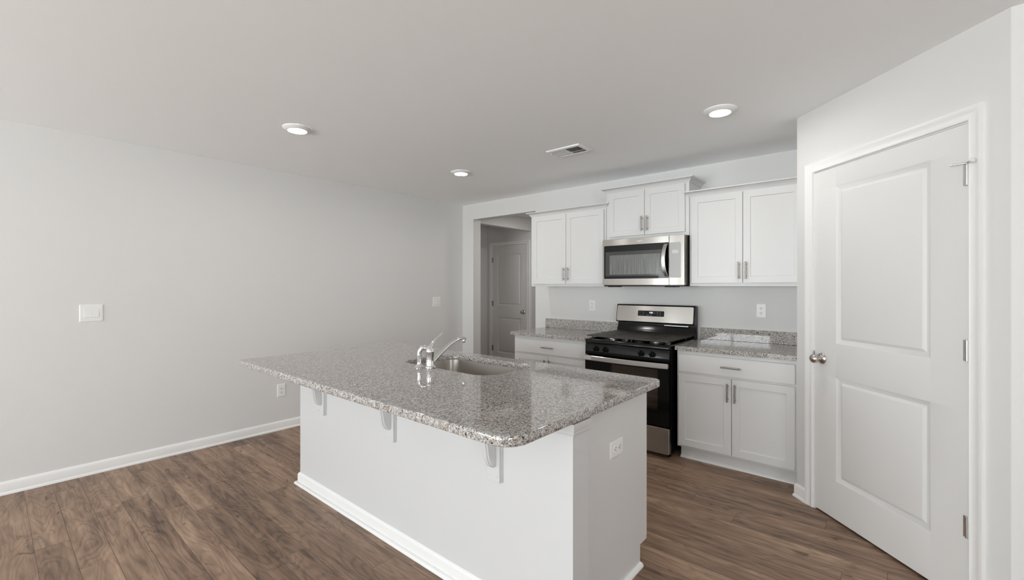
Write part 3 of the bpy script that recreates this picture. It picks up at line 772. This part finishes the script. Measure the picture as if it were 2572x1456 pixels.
b = B()
for zz in (.405, .470, .520, .535): b.tube([(WX0 + .004, RYF + .022, zz), (WX1 - .004, RYF + .022, zz)], .0016, 8)
obj('oven_rack', b, M['rack'], od)
b = B(); hp = smooth_pts([(DX0 + .004, RYF - .020, .7285), (DX0 + .10, RYF - .033, .7285), (RC, RYF - .046, .7285), (DX1 - .10, RYF - .033, .7285), (DX1 - .004, RYF - .020, .7285)], 8)
Lh = []
for p in hp:
    Lh.append([(p.x, p.y + .006, .707), (p.x, p.y - .006, .707), (p.x, p.y - .010, .712), (p.x, p.y - .010, .745), (p.x, p.y - .006, .750), (p.x, p.y + .006, .750)])
b.loops(Lh); hd = obj('door_handle', b, M['handle'], od, bevel=.001)
for (a0, a1) in ((DX0 + .002, DX0 + .026), (DX1 - .026, DX1 - .002)): obj('handle_post', B().box(a0, a1, RYF - .022, RYF - .0002, .712, .745), M['handle'], od, bevel=.002)
b = B(); b.prism(rrect(DX0, DX1 + .002, .030, .236, .012, 5), XZ, RYF - .006, RYF + .040); obj('drawer', b, M['steel2'], rg, bevel=.004)

# ------------------------------------------------------------------ microwave
MX0, MX1, MYF, MZ0, MZ1 = -2.0685, -1.3085, 3.755, 1.366, 1.786
mw = thing('microwave', 'stainless over the range microwave with black window', 'microwave', ((MX0 + MX1) / 2, YB, MZ0))
b = B(); b.box(MX0 + .002, MX1 - .001, MYF + .036, YB - .0008, MZ0 + .006, MZ1); obj('body', b, M['darksteel'], mw, bevel=.002)
b = B(); b.box(MX0 + .01, MX1 - .01, MYF + .012, YB - .02, MZ0 - .012, MZ0 + .0055)
for vx in (MX0 + .09, MX1 - .13): b.box(vx - .05, vx + .05, MYF + .03, MYF + .12, MZ0 - .018, MZ0 - .012)
obj('vent_base', b, M['blackmatte'], mw, bevel=.003)
MS = -1.4365
b = B(); fr_o = rrect(MX0, MS - .0012, MZ0, MZ1, .004, 4); fr_i = rrect(-2.052, -1.4385, 1.424, 1.730, (.010, .0006, .0006, .010), 4)
L = [[(u, MYF + .035, v) for u, v in fr_o], [(u, MYF + .002, v) for u, v in fr_o], [(u + (.0015 if u < -1.7 else -.0015), MYF, v + (.0015 if v < 1.55 else -.0015)) for u, v in fr_o], [(u, MYF, v) for u, v in fr_i], [(u, MYF + .010, v) for u, v in fr_i], [(u, MYF + .035, v) for u, v in fr_i]]
V = [[b.bm.verts.new(p) for p in l] for l in L]
for a, c in zip(V, V[1:] + V[:1]):
    for i in range(len(a)):
        j = (i + 1) % len(a); b.face([a[i], a[j], c[j], c[i]])
md = obj('door', b, M['steel'], mw, smooth=20)
b = B(); b.prism(rrect(-2.0515, -1.4388, 1.4245, 1.7295, (.009, .0005, .0005, .009), 4), XZ, MYF + .003, MYF + .006); obj('door_glass', b, M['glass'], md)
def window_screen():
    t = NT('microwave_window_screen'); s = t.sep(t.pos())
    n = t.noise(t.comb(t.math('MULTIPLY', s[0], 120.0), 0.0, t.math('MULTIPLY', s[2], 5.0)), 1.0, 4, .6)
    return t.set(Base_Color=t.ramp(n, [(0.35, (0.11, 0.113, 0.107)), (0.65, (0.20, 0.203, 0.193))]), Roughness=0.16)
M['screen'] = window_screen()
b = B(); b.prism(rrect(-2.038, -1.500, 1.448, 1.672, .004, 3), XZ, MYF + .0015, MYF + .0032); obj('window_bezel', b, plain('dark_grey_window_border', (.042, .042, .04), .10), md)
b = B(); b.prism(rrect(-1.995, -1.513, 1.462, 1.640, .003, 3), XZ, MYF + .0008, MYF + .0022); obj('window_screen', b, M['screen'], md)
# bowed handle
hp = smooth_pts([(-1.462, MYF - .006, 1.716), (-1.470, MYF - .030, 1.665), (-1.472, MYF - .042, 1.580), (-1.468, MYF - .030, 1.495), (-1.458, MYF - .006, 1.444)], 8)
Lh = []
for i, p in enumerate(hp):
    w_ = .0165
    Lh.append([(p.x - w_, p.y + .006, p.z), (p.x - w_, p.y - .002, p.z), (p.x - w_ + .003, p.y - .005, p.z), (p.x + w_ - .003, p.y - .005, p.z), (p.x + w_, p.y - .002, p.z), (p.x + w_, p.y + .006, p.z)])
b = B(); b.loops(Lh); hd = obj('door_handle', b, M['handle'], md, smooth=40)
obj('handle_post', B().box(-1.474, -1.449, MYF - .008, MYF + .004, 1.704, 1.722), M['blackmatte'], md); obj('handle_post', B().box(-1.471, -1.445, MYF - .008, MYF + .004, 1.438, 1.456), M['blackmatte'], md)
# maker's wordmark with its swoosh
lg = text_obj('lettering', 'Whirlpool', .0145, M['plastic'], md, (-1.700, MYF - .0004, 1.7585), (PI / 2, 0, 0))
b = B(); sw = smooth_pts([(-1.722, 1.7475, 0), (-1.708, 1.7480, 0), (-1.694, 1.7555, 0), (-1.686, 1.7715, 0)], 6); k = len(sw)
poly = [(p.x, p.y) for p in sw] + [(p.x - .0035 * math.sin(PI * i / (k - 1)) , p.y + .003 * math.sin(PI * i / (k - 1))) for i, p in reversed(list(enumerate(sw)))][1:-1]
b.prism(poly, XZ, MYF - .0008, MYF - .0001); obj('swoosh_mark', b, M['plastic'], md)
# control side
b = B(); b.prism(rrect(MS + .0012, MX1, MZ0, MZ1, .004, 4), XZ, MYF, MYF + .035); cpn = obj('control_panel', b, M['steel'], mw, bevel=.0015)
b = B(); b.prism(rrect(MS + .004, -1.338, 1.428, 1.726, .006, 4), XZ, MYF - .0012, MYF - .0001); obj('keypad_film', b, M['film'], cpn)
b = B(); b.prism(rrect(-1.410, -1.359, 1.634, 1.662, .002, 3), XZ, MYF - .0022, MYF - .0012); obj('display_window', b, plain('pale_display', (.62, .62, .62), .12), cpn)

# ------------------------------------------------------------------ outlets and switches
def face_plate(b, w, h, t=.006):
    L = []
    for ins, d in ((0, -.0002), (0, -.003), (.004, -t), (.006, -t)):
        L.append([(u, d, v) for u, v in rrect(-w / 2 + ins, w / 2 - ins, -h / 2 + ins, h / 2 - ins, .003, 3)])
    b.loops(L)
def outlet(label, loc, rz, horiz=False):
    t = thing('wall_outlet', label, 'outlet', loc, rz, 'white duplex outlets', world=False)
    if horiz: t.rotation_euler = (0, PI / 2, rz)
    b = B(); face_plate(b, .0745, .118); obj('cover_plate', b, M['plastic'], t)
    for s in (-1, 1):
        zc = s * .0195
        pts = []
        for i in range(24):
            a = 2 * PI * i / 24; pts.append((.0172 * math.cos(a), zc + max(-.0142, min(.0142, .0172 * math.sin(a)))))
        b = B(); b.prism(pts, XZ, -.0082, -.0058); r = obj('receptacle', b, M['plastic'], t)
        b = B(); b.box(-.0078, -.0050, -.0085, -.008, zc - .001, zc + .0075); b.box(.0050, .0074, -.0085, -.008, zc, zc + .0070)
        b.lathe([(.0030, -.0085), (.0030, -.008)], (0, 0, zc - .0072), 'y', 12); obj('slots', b, M['slot'], r)  # dark pads paint the shade inside the socket holes
    obj('screw', B().lathe([(.0028, -.0068), (.0028, -.0058)], (0, 0, 0), 'y', 12), M['plastic'], t)
    return t
outlet('white outlet low on the left wall beside the island', (XL, 1.808, .371), PI / 2)
outlet('white outlet on back wall just left of the range', (-2.410, YB, 1.151), 0)
outlet('white outlet on back wall above the right granite counter', (-.821, YB, 1.154), 0)
outlet('white outlet mounted sideways on the island end panel', (CX1, 1.812, .640), PI / 2, True)
def switch(label, loc, rz, gangs, w):
    t = thing('light_switch', label, 'switch', loc, rz, 'white rocker light switches', world=False)
    b = B(); face_plate(b, w, .123); obj('cover_plate', b, M['plastic'], t)
    pw = .0335 if gangs > 1 else .060
    for g in range(gangs):
        xc = (g - (gangs - 1) / 2) * .0405
        hw = pw / 2 if gangs == 1 else .0195
        b = B(); b.prism([(-.0055, -.031), (-.0112, -.030), (-.0085, -.002), (-.0072, .031), (-.0055, .031)], lambda u, v, h: (h, u, v), xc - hw, xc + hw)
        obj('rocker', b, M['plastic'], t, bevel=.0006)
    return t
switch('white double rocker switch on left wall far from the hall opening', (XL, .4885, 1.1625), PI / 2, 2, .127)
switch('white single rocker switch on left wall near the hall opening', (XL, 3.705, 1.1545), PI / 2, 1, .122)

# ------------------------------------------------------------------ ceiling lights and vent
def disk_light(label, x, y):
    t = thing('recessed_light', label, 'ceiling light', (x, y, CEIL), 0, 'round ceiling lights', world=False)
    b = B(); b.lathe([(.094, -.0003), (.0935, -.003), (.088, -.008), (.072, -.017), (.064, -.021), (.0605, -.020), (.060, -.016), (.060, -.0003)], (0, 0, 0), 'z', 48, cap=False)
    obj('trim_ring', b, M['plastic'], t, smooth=60)
    obj('diffuser', B().lathe([(.0001, -.0185), (.045, -.0185), (.0600, -.0170), (.0600, -.004), (.0001, -.004)], (0, 0, 0), 'z', 40), M['lamp'], t)
    return t
disk_light('round ceiling light over the walkway before the microwave wall', -.803, 2.925)
disk_light('round ceiling light closest to the hall opening', -3.110, 2.920)
disk_light('round ceiling light above the seating end of the island', -3.100, 1.380)

vt = thing('ceiling_vent', 'white rectangular air vent with louvres in the ceiling', 'vent', (-1.958, 3.012, CEIL), 0, world=False)
b = B(); fo = rrect(-.155, .155, -.105, .105, .003, 2); fi = rrect(-.130, .130, -.078, .078, .001, 2)
L = [[(u, v, -.0003) for u, v in fo], [(u, v, -.004) for u, v in fo], [(u * .97, v * .97, -.010) for u, v in fo], [(u, v, -.012) for u, v in fi], [(u, v, -.0006) for u, v in fi]]
b.loops(L, False, False); obj('frame', b, M['plastic'], vt)
obj('duct_shade', B().box(-.130, .130, -.078, .078, -.0016, -.0004), M['slot'], vt)  # dark sheet painted in place of the shaded duct cavity
for i in range(20):
    x = -.123 + i * .01295; s = 1 if i < 10 else -1
    b = B(); b.prism([(x - .0050, -.0112 if s > 0 else -.0020), (x - .0042, -.0112 if s > 0 else -.0020), (x + .0050, -.0020 if s > 0 else -.0112), (x + .0042, -.0020 if s > 0 else -.0112)], lambda u, v, h: (u, h, v), -.077, .077)
    obj('louvre', b, M['plastic'], vt)
obj('divider', B().box(-.0035, .0035, -.078, .078, -.0118, -.0018), M['plastic'], vt)
obj('cross_bar', B().box(-.129, .129, .019, .024, -.0122, -.0113), M['plastic'], vt)
obj('damper_lever', B().box(-.136, -.131, -.060, -.050, -.022, -.010), M['plastic'], vt)

# tidy the bookkeeping property
for o in bpy.data.objects:
    if '_w' in o: del o['_w']
